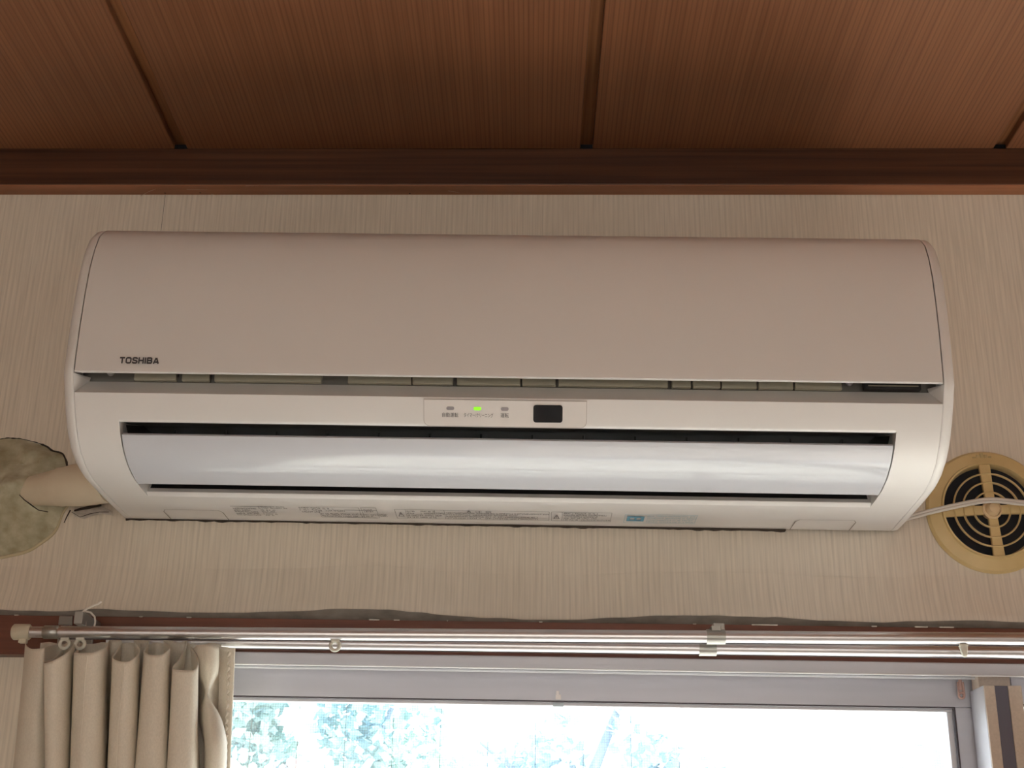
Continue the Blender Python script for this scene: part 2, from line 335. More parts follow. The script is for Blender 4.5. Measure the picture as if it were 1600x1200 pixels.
# ================================================================== OUTSIDE
bm = bmesh.new(); box(bm, -40, 40, .125, 60, -.5, -.12)
build('ground', bm, m_ground, kind='structure')
def tree(name, base, crowns, mleaf, label, nleaf, branches):
    root = empty(name, base, label=label, cat='tree')
    bm = bmesh.new()
    tube(bm, [(0, 0, 0), (.03, 0, .9), (0, .02, 1.7), (-.05, 0, 2.3)], [.11, .09, .06, .03], 10)
    build('trunk', bm, m_bark, root, smooth=60)
    for pts, r in branches:
        bm = bmesh.new(); tube(bm, pts, [r*(1-.6*i/(len(pts)-1)) for i in range(len(pts))], 8); build('branch', bm, m_bark, root, smooth=60)
    bm = bmesh.new(); rnd = random.Random(len(label))
    for cx, cy, cz, rx, rz, wgt in crowns:
        for i in range(int(nleaf*wgt)):
            while True:
                p = Vector((rnd.uniform(-1, 1), rnd.uniform(-1, 1), rnd.uniform(-1, 1)))
                if p.length < 1: break
            q = Vector((cx+p.x*rx, cy+p.y*rx*.7, cz+p.z*rz))
            if noise.noise(q*3.1) < -.12: continue
            l = rnd.uniform(.04, .095); d = Vector((rnd.gauss(0, 1), rnd.gauss(0, 1), rnd.gauss(0, .7))).normalized()
            s = d.orthogonal().normalized(); s.rotate(Matrix.Rotation(rnd.uniform(0, 6.28), 3, d)); s *= l*.32
            mid = q+d*l*.5+Vector((0, 0, -.004))
            bm.faces.new([bm.verts.new(v) for v in (q, mid-s, q+d*l, mid+s)])
    build('foliage', bm, mleaf, root, kind='stuff', recalc=False)
tree('garden_tree', (-1.15, 5.0, -.12), [(-.35, 0, 2.35, .5, .55, 1), (.25, .1, 2.25, .55, .5, 1), (0, 0, 1.8, .8, .5, 1)], m_leafA,
     'dense green tree outside the window, just right of the curtain', 5200,
     [([(-.02, 0, 1.6), (.3, .05, 2.0), (.5, .1, 2.5)], .03), ([(0, 0, 1.7), (-.3, 0, 2.1), (-.5, 0, 2.6)], .03)])
tree('garden_tree', (.25, 5.6, -.12), [(.1, 0, 2.2, .5, .36, .8), (-.35, .1, 1.95, .5, .45, .8), (.5, .1, 2.0, .32, .42, .55)], m_leafB,
     'sparser pale tree outside the window with a thick slanting branch', 2400,
     [([(-.1, 0, 1.5), (.0, 0, 2.1), (.22, 0, 2.62)], .05), ([(0, 0, 1.9), (.4, .1, 2.2), (.75, .1, 2.3)], .022), ([(-.02, 0, 2.0), (-.3, 0, 2.25), (-.5, 0, 2.4)], .018)])
rt = empty('flowering_shrub', (-1.09, 4.2, -.12), label='pink flowering shrub outside the window, right against the curtain edge', cat='shrub')
bm = bmesh.new(); bf = bmesh.new(); rnd = random.Random(8)
for i in range(5): tube(bm, [(rnd.uniform(-.05, .05), 0, 0), (rnd.uniform(-.15, .15), rnd.uniform(-.1, .1), 1.2), (rnd.uniform(-.2, .2), rnd.uniform(-.1, .1), 2.15)], [.02, .012, .004], 6)
build('stem', bm, m_bark, rt)
for i in range(150):
    q = Vector((rnd.gauss(0, .11), rnd.gauss(0, .1), rnd.uniform(1.5, 2.17))); r = rnd.uniform(.015, .03)
    bmesh.ops.create_icosphere(bf, subdivisions=1, radius=r, matrix=Matrix.Translation(q))
build('blossom', bf, m_flower, rt, kind='stuff')
hs = empty('neighbour_house', (6.0, 11.4, -.12), label='blue-grey house glimpsed outside at the far right window edge', cat='house')
bm = bmesh.new(); box(bm, -2, 4, -2, 3, 0, 2.62); build('house_wall', bm, m_house, hs)
bm = bmesh.new()
for s in (-1,):
    v = [bm.verts.new(p) for p in ((-2.3, -2.4, 2.6), (4.3, -2.4, 2.6), (4.3, 3.4, 2.6), (-2.3, 3.4, 2.6), (-2.3, .5, 3.1), (4.3, .5, 3.1))]
    for f in ((0, 1, 5, 4), (2, 3, 4, 5), (0, 4, 3), (1, 2, 5), (0, 3, 2, 1)): bm.faces.new([v[i] for i in f])
build('house_roof', bm, m_roof, hs)
bm = bmesh.new(); box(bm, -.9, .1, -2.03, -1.98, .9, 1.9); build('house_window', bm, m_recv, hs)

# ================================================================== AIR CONDITIONER
AC = empty('air_conditioner', (-.0225, -.004, 1.9015), (0, .0098, -.006),
           label='white wall-mounted air conditioner with a glossy louvre and green timer lamp, above the window', cat='air conditioner')
UPP = [(0, .25), (.08, .2495), (.13, .246), (.165, .239), (.187, .230), (.200, .217), (.2075, .2), (.2125, .178), (.2148, .15), (.2155, .12), (.2145, .09), (.2135, .0755)]
LOW = [(.205, .060), (.1965, .0455), (.1920, .0398), (.1865, .0325), (.180, .026), (.168, .0165), (.15, .0085), (.1375, .0055), (.125, .0033), (.105, .0020), (.080, .0011), (.04, .0003), (0, 0)]
FULL = UPP+[(.209, .068)]+LOW
def inset(P, r):
    out = []
    for i, (d, h) in enumerate(P):
        a = P[max(i-1, 0)]; b = P[min(i+1, len(P)-1)]
        t = Vector((b[0]-a[0], b[1]-a[1])).normalized(); n = Vector((-t.y, t.x))   # outward for this winding
        q = Vector((d, h))-n*r
        out.append((max(0, q.x) if d > .001 else 0, q.y))
    return out
n_test = inset([(0, .25), (.1, .25), (.2, .2)], .01)[1]
SGN = 1 if n_test[1] < .25 else -1
X1, X2, XO = .395, .384, .345
bm = bmesh.new()
def grid(bm, cols, flip=False, mi=0):
    R = [[bm.verts.new((x, -d, h)) for d, h in P] for x, P in cols]
    for A, B in zip(R, R[1:]):
        for j in range(len(A)-1): bm.faces.new((A[j], B[j], B[j+1], A[j+1])).material_index = mi
    return R
for s in (-1, 1):   # side ends with rounded corner
    cols = []
    for k_ in range(7):
        a = math.pi/2*k_/6; r = .0085
        cols.append((s*(X1-r+r*math.sin(a)), inset(FULL, SGN*r*(1-math.cos(a)))))
    cols = [(s*X2, inset(FULL, SGN*.0005)), (s*(X2+.0008), FULL)]+cols
    R = grid(bm, cols)
    bm.faces.new(R[-1])
    # inner cheek of the side end, seen in the ledge
    P2 = [(d-.03 if d > .04 else d, h) for d, h in FULL]
    grid(bm, [(s*X2, FULL), (s*(X2+.0002), [(max(0, d-.03), h) for d, h in FULL])])
# lower cover either side of the opening, above it and below it
iT, iB = 2, 10      # opening between LOW[iT] and LOW[iB]
for s in (-1, 1): grid(bm, [(s*X2, inset(FULL, SGN*.0005)[-len(LOW):]), (s*(X2-.0006), LOW), (s*XO, LOW)])
grid(bm, [(-XO, LOW[:iT+1]), (XO, LOW[:iT+1])]); grid(bm, [(-XO, LOW[iB:]), (XO, LOW[iB:])])
# ledge under the front panel, mitred into the cheeks
LED = [(.205, .060), (.203, .0612), (.1930, .0748), (.1925, .0752)]
R = grid(bm, [(-X2, LED), (X2, LED)])
# top surface back part
bmesh.ops.remove_doubles(bm, verts=bm.verts, dist=.00002)
cas = build('casing', bm, m_ac, AC, smooth=32)
# mitre blocks at both ends of the ledge
for s in (-1, 1):
    bm = bmesh.new()
    v = [bm.verts.new(p) for p in ((s*X2, -.2045, .0602), (s*X2, -.2125, .0755), (s*(X2-.008), -.1925, .0755), (s*X2, -.19, .08), (s*(X2-.008), -.19, .08), (s*X2, -.19, .06))]
    bm.faces.new((v[0], v[1], v[2])); bm.faces.new((v[1], v[3], v[4], v[2])); build('ledge_end', bm, m_ac, AC)
# opening lips, duct
bm = bmesh.new()
TOP = [LOW[iT], (.1912, .0388), (.1898, .0384), (.1880, .0385)]
BOT = [LOW[iB], (.0815, .0021), (.084, .0030), (.085, .0042), (.083, .010), (.076, .02), (.07, .04)]
grid(bm, [(-XO, TOP), (XO, TOP)]); grid(bm, [(-XO, BOT), (XO, BOT)])
for s in (-1, 1):
    op = LOW[iT:iB+1]; R = [bm.verts.new((s*XO, -d, h)) for d, h in op]
    I = [bm.verts.new((s*(XO-.002), -max(.07, d-.05), h+.03)) for d, h in op]
    for j in range(len(op)-1): bm.faces.new((R[j], R[j+1], I[j+1], I[j]))
build('outlet_lip', bm, m_ac, AC, smooth=50)
bm = bmesh.new()
grid(bm, [(-XO+.003, [(.1882, .0384), (.176, .041), (.13, .055), (.085, .06), (.066, .045), (.078, .018), (.0848, .0078)]), (XO-.003, [(.1882, .0384), (.176, .041), (.13, .055), (.085, .06), (.066, .045), (.078, .018), (.0848, .0078)])])
for s in (-1, 1):
    bm.faces.new([bm.verts.new((s*(XO-.0032), -d, h)) for d, h in ((.165, .028), (.180, .0384), (.13, .055), (.085, .06), (.066, .045), (.086, .012), (.12, .010))])
build('air_duct', bm, m_acd, AC)
bm = bmesh.new()
for i in range(14):
    x = -.31+.62*i/13; box(bm, x-.0008, x+.0008, -.135, -.09, .012, .05)
build('vane_row', bm, m_acd, AC, kind='stuff')
# louvre
def off(P, r): return inset(P, -SGN*r)
FL = [(.1828, .0288), (.180, .0258), (.1745, .0208), (.168, .0163), (.160, .0122), (.15, .0084), (.140, .0058), (.130, .0039), (.1195, .0028)]
FO = off(FL, .0012); FI = off(FL, -.0022)
loop = FO+FI[::-1]
bm = bmesh.new(); xf = .3432
RR = [[bm.verts.new((x, -d, h)) for d, h in loop] for x in (-xf, xf)]
n = len(loop)
for j in range(n): bm.faces.new((RR[0][j], RR[1][j], RR[1][(j+1) % n], RR[0][(j+1) % n]))
for r_ in RR:
    for j in range(len(FO)-1): bm.faces.new((r_[j], r_[j+1], r_[n-2-j], r_[n-1-j]))
build('louvre_flap', bm, m_flap, AC, smooth=35, label='glossy white curved louvre flap')
# front panel
XP = .3828
PO = UPP[2:]; PO[-1] = (.2137, .0762)
PO = off(PO, .0006); PI_ = inset(PO, SGN*.003)
bm = bmesh.new(); loop = PO+PI_[::-1]; n = len(loop)
RR = [[bm.verts.new((x, -d, h)) for d, h in loop] for x in (-XP, XP)]
for j in range(n): bm.faces.new((RR[0][j], RR[1][j], RR[1][(j+1) % n], RR[0][(j+1) % n]))
for r_ in RR:
    for j in range(len(PO)-1): bm.faces.new((r_[j], r_[j+1], r_[n-2-j], r_[n-1-j]))
es = [e for e in bm.edges if all(abs(v.co.z-PO[-1][1]) < .0008 and abs(v.co.y+PO[-1][0]) < .0005 for v in e.verts)]
bmesh.ops.bevel(bm, geom=es, offset=.0007, segments=3, affect='EDGES')
pan = build('front_panel', bm, m_ac, AC, smooth=35)
bm = bmesh.new(); IF = [(d-.006 if d > .01 else 0, h-.004) for d, h in UPP if h > .11]+[(.205, .102), (.1900, .100), (.1890, .074)]
grid(bm, [(-X2, IF), (X2, IF)])
build('inner_frame', bm, m_acg, AC)
# things seen in the slot under the panel
def axx(px): return (px-789.5)/1762
for a, b in ((200, 267), (276, 320), (328, 498), (540, 640), (642, 706), (712, 812), (815, 868), (872, 1044), (1050, 1080), (1083, 1126), (1128, 1183), (1186, 1240), (1243, 1316)):
    bm = bmesh.new(); box(bm, axx(a), axx(b), -.1975, -.1925, .0755, .1, bev=.0006); build('filter_tab', bm, m_tab, AC)
for px in (163, 1327):
    bm = bmesh.new(); lathe(bm, [(.0001, -.0015), (.0028, -.0008), (.0032, .0004), (.0032, .002)], 16, axx(px), -.2000, .0815); build('screw', bm, m_steel, AC, smooth=50)
bm = bmesh.new(); box(bm, axx(1350), axx(1438), -.1985, -.192, .0762, .1); sl = build('cartridge_slot', bm, m_acd, AC)
bm = bmesh.new(); box(bm, axx(1356), axx(1434), -.1992, -.198, .0785, .0793); build('slot_edge', bm, m_tab, sl)

# local frames for prints
def frame(o, u, v): 
    u = Vector(u).normalized(); v = Vector(v).normalized(); n_ = u.cross(v)
    M_ = Matrix((u, v, n_)).transposed().to_4x4(); M_.translation = Vector(o); return M_
def rrect(w_, h_, r, n_=6, corners=(1, 1, 1, 1)):
    out = []
    for (sx, sy, a0), c in zip(((1, 1, 0), (-1, 1, 90), (-1, -1, 180), (1, -1, 270)), corners):
        rr = r if c else 1e-5
        for i in range(n_+1 if c else 1):
            a = math.radians(a0+90*i/n_) if c else 0
            out.append((sx*(w_/2-rr)+(rr*math.cos(a) if c else 0), sy*(h_/2-rr)+(rr*math.sin(a) if c else 0)))
    return out
def plate(bm, M_, poly, t0, t1, cx=0, cy=0, mi=0):
    a = [bm.verts.new(M_ @ Vector((x+cx, y+cy, t0))) for x, y in poly]; b = [bm.verts.new(M_ @ Vector((x+cx, y+cy, t1))) for x, y in poly]
    bm.faces.new(b).material_index = mi; bm.faces.new(a[::-1]).material_index = mi
    for i in range(len(a)): bm.faces.new((a[i], a[(i+1) % len(a)], b[(i+1) % len(a)], b[i])).material_index = mi
def text(body, name, M_, cx, cy, w_, h_, m_, parent, bold=0, lift=.0002):
    c = bpy.data.curves.new(name, 'FONT'); c.body = body; c.size = 1; c.offset = bold; c.resolution_u = 4
    o = bpy.data.objects.new(name, c); sc.collection.objects.link(o)
    bpy.context.view_layer.update(); dg = bpy.context.evaluated_depsgraph_get()
    me = bpy.data.meshes.new_from_object(o.evaluated_get(dg)); bpy.data.objects.remove(o)
    xs = [v.co.x for v in me.vertices]; ys = [v.co.y for v in me.vertices]
    sx = w_/(max(xs)-min(xs)); sy = h_/(max(ys)-min(ys)); mx_, my_ = (max(xs)+min(xs))/2, (max(ys)+min(ys))/2
    for v in me.vertices: v.co = M_ @ Vector(((v.co.x-mx_)*sx+cx, (v.co.y-my_)*sy+cy, lift))
    me.materials.clear(); me.materials.append(m_)
    ob = bpy.data.objects.new(name, me); link(ob, parent); return ob
# maker's name on the panel
FP = frame((0, -.2153, .0868), (1, 0, 0), (0, -.0015, 1))
# heavy extended capitals built from strokes: T O S H I B A
W_ = .26; q_ = .1
GL = {'T': (.92, [[(0, .9), (.92, .9)], [(.46, .9), (.46, 0)]]),
      'O': (1.0, [[(.3, .1), (.7, .1), (.86, .18), (.9, .32), (.9, .68), (.86, .82), (.7, .9), (.3, .9), (.14, .82), (.1, .68), (.1, .32), (.14, .18), (.3, .1)]]),
      'S': (.92, [[(.84, .72), (.80, .85), (.64, .9), (.28, .9), (.13, .84), (.1, .72), (.14, .59), (.28, .54), (.64, .46), (.79, .40), (.83, .28), (.79, .15), (.64, .1), (.28, .1), (.12, .15), (.08, .28)]]),
      'H': (.96, [[(.1, 0), (.1, 1)], [(.86, 0), (.86, 1)], [(.1, .5), (.86, .5)]]),
      'I': (.22, [[(.11, 0), (.11, 1)]]),
      'B': (.94, [[(.1, 0), (.1, 1)], [(.1, .9), (.66, .9), (.8, .84), (.82, .73), (.78, .58), (.64, .52), (.1, .52)], [(.64, .52), (.82, .44), (.86, .29), (.82, .16), (.68, .1), (.1, .1)]]),
      'A': (1.06, [[(.1, 0), (.5, .95)], [(.56, .95), (.96, 0)], [(.22, .27), (.84, .27)]])}
bm = bmesh.new(); tot = sum(GL[c][0] for c in 'TOSHIBA')+.17*6; kx = .0353/tot; ky = .0060; x0 = -.3255-.0353/2
for c in 'TOSHIBA':
    gw, paths = GL[c]
    for pth in paths:
        for (ax_, ay_), (bx_, by_) in zip(pth, pth[1:]):
            A_, B_ = Vector((ax_, ay_)), Vector((bx_, by_)); d_ = (B_-A_).normalized(); n_ = Vector((-d_.y, d_.x))*W_/2
            e_ = d_*.05 if len(pth) > 2 else d_*0
            bm.faces.new([bm.verts.new(FP @ Vector((x0+v.x*kx, (v.y-.5)*ky, .0008+.00001*len(bm.faces)*.02))) for v in (A_-n_-e_, B_-n_+e_, B_+n_+e_, A_+n_-e_)])
    x0 += (gw+.17)*kx
build('maker_lettering', bm, m_print, pan, recalc=False)
# display plate
O0 = Vector((0, -(.205+.190)/2, (.060+.0368)/2)); V0 = Vector((0, -(.205-.190), .060-.0368))
FD = frame(O0, (1, 0, 0), V0)
dp = rrect(.1445, .0245, .0055, corners=(0, 0, 1, 1))
bm = bmesh.new()
inn = rrect(.1435, .0235, .005, corners=(0, 0, 1, 1))
plate(bm, FD, dp, -.002, .0009)
disp = build('display_plate', bm, m_line, AC)
bm = bmesh.new(); plate(bm, FD, inn, .0002, .0011); face = build('display_face', bm, mat('display_white', (.78, .745, .73), .35), disp)
for cx, mm, nm in ((-.0485, m_ledoff, 'lamp'), (-.0245, m_led, 'lamp'), (-.0003, m_ledoff, 'lamp')):
    bm = bmesh.new(); plate(bm, FD, rrect(.0068, .0031, .0014), .0009, .0014, cx, .0042); lamp = build(nm, bm, mm, disp)
    if mm is m_led: lamp['label'] = 'lit green lamp'
text('自動運転', 'lettering', FD, -.0485, -.0018, .0142, .0042, m_print, disp, bold=.0, lift=.0013)
text('タイマー/クリーニング', 'lettering', FD, -.0235, -.0018, .0260, .0040, m_print, disp, lift=.0013)
text('運転', 'lettering', FD, -.0003, -.0016, .0072, .0042, m_print, disp, lift=.0013)
bm = bmesh.new(); plate(bm, FD, rrect(.0258, .0158, .0024), .0009, .0016, .0379, .0004); build('receiver_window', bm, m_recv, disp, label='black remote receiver window')
# printed labels on the underside
FB = frame((0, 0, .0002), (1, 0, 0), (0, -1, 0))
rnd = random.Random(21)
def quad(bm, x0, x1, y0, y1, t=.0004, sk=0):
    z = lambda d: .0003+max(0, (d-.04))*.021
    bm.faces.new([bm.verts.new((x, -y, -t-.0002+(z(y)-.0003)*1.0)) for x, y in ((x0, y0), (x1, y0), (x1, y1), (x0, y1))])
def frame_line(bm, x0, x1, y0, y1, wx=.0003, wy=.0007):
    quad(bm, x0, x1, y0, y0+wy); quad(bm, x0, x1, y1-wy, y1); quad(bm, x0, x0+wx, y0, y1); quad(bm, x1-wx, x1, y0, y1)
def scribble(bm, x0, x1, y0, y1, rows_, dens=.85):
    rh = (y1-y0)/rows_
    for r_ in range(rows_):
        x = x0; e = x1-(x1-x0)*rnd.choice((0, 0, .1, .3))
        while x < e:
            cw = rnd.uniform(.0009, .0019)
            if rnd.random() < dens:
                yb = y0+r_*rh+rh*.15; hh = rh*.7
                for _ in range(3):
                    k_ = rnd.random()
                    if k_ < .5: yy = yb+rnd.random()*hh*.85; quad(bm, x, x+cw*.85, yy, yy+hh*.17)
                    else: xx = x+rnd.random()*cw*.6; quad(bm, xx, xx+.00022, yb, yb+hh)
            x += cw
bm = bmesh.new()
scribble(bm, -.270, -.247, .021, .050, 5, .95); quad(bm, -.271, -.229, .0535, .0545); scribble(bm, -.243, -.229, .021, .045, 5); scribble(bm, -.244, -.205, .047, .056, 2)
scribble(bm, -.204, -.184, .036, .056, 3); frame_line(bm, -.186, -.145, .020, .056); scribble(bm, -.185, -.146, .021, .036, 2); scribble(bm, -.185, -.160, .040, .054, 2, .7)
quad(bm, -.160, -.128, .0465, .0475); scribble(bm, -.145, -.129, .023, .034, 2); quad(bm, -.160, -.130, .0195, .021); frame_line(bm, -.143, -.128, .020, .056)
scribble(bm, -.141, -.129, .040, .052, 2); scribble(bm, -.1275, -.120, .024, .036, 3, 1)
build('rating_label', bm, m_print, AC, recalc=False)
bm = bmesh.new()
frame_line(bm, -.1105, .0410, .0200, .0520); quad(bm, -.1000, -.0997, .02, .052); quad(bm, -.0715, -.0712, .02, .052); quad(bm, -.0620, -.0617, .02, .052)
scribble(bm, -.099, -.088, .022, .050, 4); scribble(bm, -.087, -.072, .022, .050, 4); scribble(bm, -.0705, -.063, .028, .044, 2, 1)
scribble(bm, -.061, .040, .0215, .0455, 4, .92)
frame_line(bm, .0430, .1020, .0200, .0520); quad(bm, .0535, .0538, .02, .052); scribble(bm, .055, .101, .0215, .050, 5, .92)
def tri(bm, cx, cy, w_, h_):
    quad(bm, cx-w_/2, cx+w_/2, cy-h_/2, cy-h_/2+.001)
    for s in (-1, 1): bm.faces.new([bm.verts.new((x, -y, -.0006)) for x, y in ((cx+s*w_/2, cy-h_/2), (cx+s*(w_/2-.0008), cy-h_/2), (cx-s*.0002, cy+h_/2), (cx+s*.0004, cy+h_/2))])
    quad(bm, cx-.0003, cx+.0003, cy-h_*.2, cy+h_*.25)
tri(bm, -.1053, .035, .006, .014); tri(bm, .0483, .035, .006, .014); tri(bm, -.0375, .0495, .004, .007)
wl = build('warning_label', bm, m_print, AC, recalc=False)
text('注 意', 'lettering', FB, -.0235, .0485, .0165, .0060, m_print, wl, lift=.0008)
bm = bmesh.new(); frame_line(bm, .1150, .1855, .0170, .0480, .0004, .0009); scribble(bm, .137, .184, .0185, .046, 4, .9)
bl = build('blue_label', bm, m_blue2, AC, recalc=False)
bm = bmesh.new()
for s in (0, 1): quad(bm, .1175, .1345, .023+s*.013, .028+s*.013)
for x0, x1 in ((.1175, .1205), (.1250, .1270), (.1315, .1345)): quad(bm, x0, x1, .023, .041)
build('blue_emblem', bm, m_blue, bl, recalc=False)
# knock-out tabs in the underside
for s in (-1, 1):
    bm = bmesh.new()
    for x in (.283, .342): quad(bm, s*x-.0004, s*x+.0004, .001, .032)
    quad(bm, s*.339-.0003 if s > 0 else -.339, s*.286 if s > 0 else -.286, .0385, .0391)
    for x, t in ((.283, 1), (.342, -1)):
        bm.faces.new([bm.verts.new((s*a, -b, -.0007)) for a, b in ((x-.0004, .032), (x+.0004, .032), (x+t*.0034, .0389), (x+t*.0026, .0389))])
    build('knockout_groove', bm, mat('groove', (.22, .19, .17), .7), AC, recalc=False)
# dark uneven strip painting the shadow in the gap between unit and wall
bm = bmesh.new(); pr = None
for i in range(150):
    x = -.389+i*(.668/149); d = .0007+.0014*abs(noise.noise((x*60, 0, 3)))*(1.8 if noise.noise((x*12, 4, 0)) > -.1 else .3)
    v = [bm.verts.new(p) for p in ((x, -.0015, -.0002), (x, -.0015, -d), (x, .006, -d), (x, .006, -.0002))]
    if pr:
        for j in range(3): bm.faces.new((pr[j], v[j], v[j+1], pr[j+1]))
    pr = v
build('gap_shadow', bm, m_crack_shade, AC)

# ================================================================== VENT
VO = Vector((.4638, 0, 1.9195))
vent = empty('vent_grille', VO, (0, -.045, 0), label='round yellowed plastic vent grille on the wall right of the air conditioner', cat='vent')
bm = bmesh.new()
R = lathe(bm, [(.0635, .0), (.0638, -.0025), (.0615, -.0055), (.052, -.0085), (.0502, -.0085), (.0495, -.0110), (.0480, -.0112), (.0472, -.009), (.0462, -.001)], 96)
build('flange', bm, m_vent, vent, smooth=35)
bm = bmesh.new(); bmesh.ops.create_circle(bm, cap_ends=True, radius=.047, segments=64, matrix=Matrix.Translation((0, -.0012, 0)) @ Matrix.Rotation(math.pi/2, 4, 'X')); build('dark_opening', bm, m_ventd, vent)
for r_ in (.0378, .0285, .0183): bm = bmesh.new(); torus(bm, r_, .00095, 0, -.0095, 0, n=72, fy=2.2); build('ring', bm, m_vent, vent, smooth=60)
def spoke(a):
    bm = bmesh.new(); w0, w1 = .0045, .0056
    c_, s_ = math.cos(a), math.sin(a)
    P = [(.006, -w0), (.0475, -w1), (.0475, w1), (.006, w0)]
    q = [(r_*c_-t*s_, r_*s_+t*c_) for r_, t in P]
    A = [bm.verts.new((x, -.0105, z)) for x, z in q]; B = [bm.verts.new((x, -.006, z)) for x, z in q]
    bm.faces.new(A); bm.faces.new(B[::-1])
    for i in range(4): bm.faces.new((A[i], A[(i+1) % 4], B[(i+1) % 4], B[i]))
    bmesh.ops.bevel(bm, geom=list(bm.edges), offset=.0005, segments=2, affect='EDGES')
    build('spoke', bm, m_vent, vent)
for k_ in range(4): spoke(math.pi/2*k_)
bm = bmesh.new(); lathe(bm, [(.0098, -.006), (.0098, -.0115), (.0082, -.0125), (.0075, -.0115), (.0068, -.0115), (.0064, -.0165), (.005, -.0185), (.0001, -.019)], 40)
build('hub_knob', bm, mat('knob_tan', (.72, .54, .33), .4), vent, smooth=40)
bm = bmesh.new()
for sx, h_ in ((-.008, .0018), (-.004, .0036), (0, .0052), (.004, .0036), (.008, .0018)): box(bm, sx-.0017, sx+.0017, -.0076, -.006, .0555, .0555+h_, bev=.0004)
build('emblem', bm, mat('vent_emblem', (.5, .385, .2), .5), vent, label='small raised crown-like mark')
# cable
pts = [(1390, 817, -.012), (1440, 803, -.014), (1468, 796, -.018), (1500, 789, -.0215), (1525, 784, -.0235), (1548, 781.5, -.0245), (1570, 783, -.0235), (1600, 786, -.021), (1680, 792, -.014), (1800, 800, -.005)]
P3 = [at(*p) for p in pts]
sm = []
for i in range(len(P3)-1):
    p0, p1, p2, p3 = P3[max(i-1, 0)], P3[i], P3[i+1], P3[min(i+2, len(P3)-1)]
    for k_ in range(6):
        t = k_/6; sm.append(.5*((2*p1)+(p2-p0)*t+(2*p0-5*p1+4*p2-p3)*t*t+(3*p1-p0-3*p2+p3)*t**3))
sm.append(P3[-1])
cb = empty('power_cable', sm[0], label='thin white flat cable running across the round vent grille', cat='cable')
for dz in (.0013, -.0013):
    bm = bmesh.new(); tube(bm, [p-sm[0]+Vector((0, 0, dz)) for p in sm], .0017, 10); build('core', bm, m_cable, cb, smooth=60)

# ================================================================== PIPE AND PUTTY
pc = at(2, 778, 0); pc.y = 0
pt = empty('wall_putty', pc, label='lumpy greenish-grey putty patch sealing the pipe hole, left of the air conditioner', cat='putty')
def prad(a):  # outline radius by angle
    d = math.degrees(a) % 360
    T = [(0, .072), (12, .068), (25, .072), (38, .074), (50, .068), (75, .0645), (100, .064), (180, .066), (260, .0625), (285, .0625), (310, .066), (330, .069), (345, .067), (360, .072)]
    return lerp(T, d)
bm = bmesh.new(); n = 120; rr = [0, .12, .25, .38, .5, .6, .7, .79, .86, .92, .96, .985, 1]
rings = []
for q in rr:
    ring = []
    for i in range(n):
        a = 2*math.pi*i/n; R_ = prad(a)*(1+.02*noise.noise((math.cos(a)*4, math.sin(a)*4, 0)))
        x, z = q*R_*math.cos(a), q*R_*math.sin(a)
        h_ = .014*(1-q**3)+.0018*(1-q**8) + (.011*noise.noise((x*30, z*30, 1))+.006*noise.noise((x*80, z*80, 2)))*(1-q**10)
        h_ += .020*math.exp(-((x-.018)**2+(z-.004)**2)/.0005)+.006*math.exp(-((x-.04)**2+(z-.016)**2)/.0004)      # heaped round the pipe
        h_ -= .012*math.exp(-((x+.005)**2/.00006+(z+.012)**2/.0001))
        ring.append(bm.verts.new((x, -max(h_, .0006), z)))
    rings.append(ring)
for A, B in zip(rings, rings[1:]):
    for i in range(n): bm.faces.new((A[i], A[(i+1) % n], B[(i+1) % n], B[i]))
bmesh.ops.remove_doubles(bm, verts=bm.verts, dist=.00005)
build('putty_body', bm, m_putty, pt, smooth=60)
bm = bmesh.new(); pts = []
for i in range(60):
    a = math.radians(-125+i*(130/59)); r_ = prad(a)*1.012; pts.append((r_*math.cos(a), -.0008, r_*math.sin(a)))
tube(bm, pts, [.0006+.0012*math.sin(math.pi*i/59) for i in range(60)], 8); build('rim_bead', bm, m_rim, pt, smooth=60, label='yellowish sealing bead')
bm = bmesh.new(); pts = []
for i in range(50):
    a = math.radians(18+i*(95/49)); r_ = prad(a)*(1.004+.01*noise.noise((i*.3, 0, 0))); pts.append((r_*math.cos(a), -.0009, r_*math.sin(a)))
tube(bm, pts, [.0003+.0010*abs(noise.noise((i*.35, 2, 0)))+(.0006 if i < 22 else 0) for i in range(50)], 6); build('crack', bm, m_crack_shade, pt)
def strk(pxs, w_=.0008, dep=-.012, m_=m_crack_shade, name='crack'):
    bm = bmesh.new(); tube(bm, [at(a, b, dep if len(c)==0 else c[0])-pc for a, b, *c in pxs], [w_*(.5+abs(noise.noise((i*1.3, 5, 0)))*1.4) for i in range(len(pxs))], 6); build(name, bm, m_, pt)
strk([(0, 778, -.0135), (5, 783, -.0135), (7, 790, -.0135), (9, 800, -.0135), (0, 804, -.0135)], .0012)
strk([(30, 773, -.028), (38, 781, -.027), (50, 790, -.024), (60, 797, -.021), (75, 800, -.018)], .0007)
strk([(100, 817, -.007), (104, 808, -.008), (110, 797, -.009)], .0008)
# torn plaster below the pipe
bm = bmesh.new(); O_ = []
tp = [(112, 800), (120, 797), (135, 795), (150, 793), (160, 791), (172, 797), (178, 806), (160, 803), (145, 806), (132, 811), (118, 808)]
A = [bm.verts.new(at(a, b, -.0035)-pc) for a, b in tp]; B = [bm.verts.new(at(a, b, -.0002)-pc) for a, b in tp]
bm.faces.new(A)
for i in range(len(tp)): bm.faces.new((A[i], A[(i+1) % len(tp)], B[(i+1) % len(tp)], B[i]))
build('plaster_flake', bm, m_plaster, pt, label='torn pale plaster')
strk([(116, 798, -.008), (125, 795.5, -.008), (138, 793, -.008), (150, 791, -.008), (158, 789.5, -.008)], .0017, name='dark_gap')
strk([(112, 800, -.0045), (125, 808, -.0045), (140, 803, -.0045), (155, 800, -.0045), (170, 800, -.0045)], .0004)
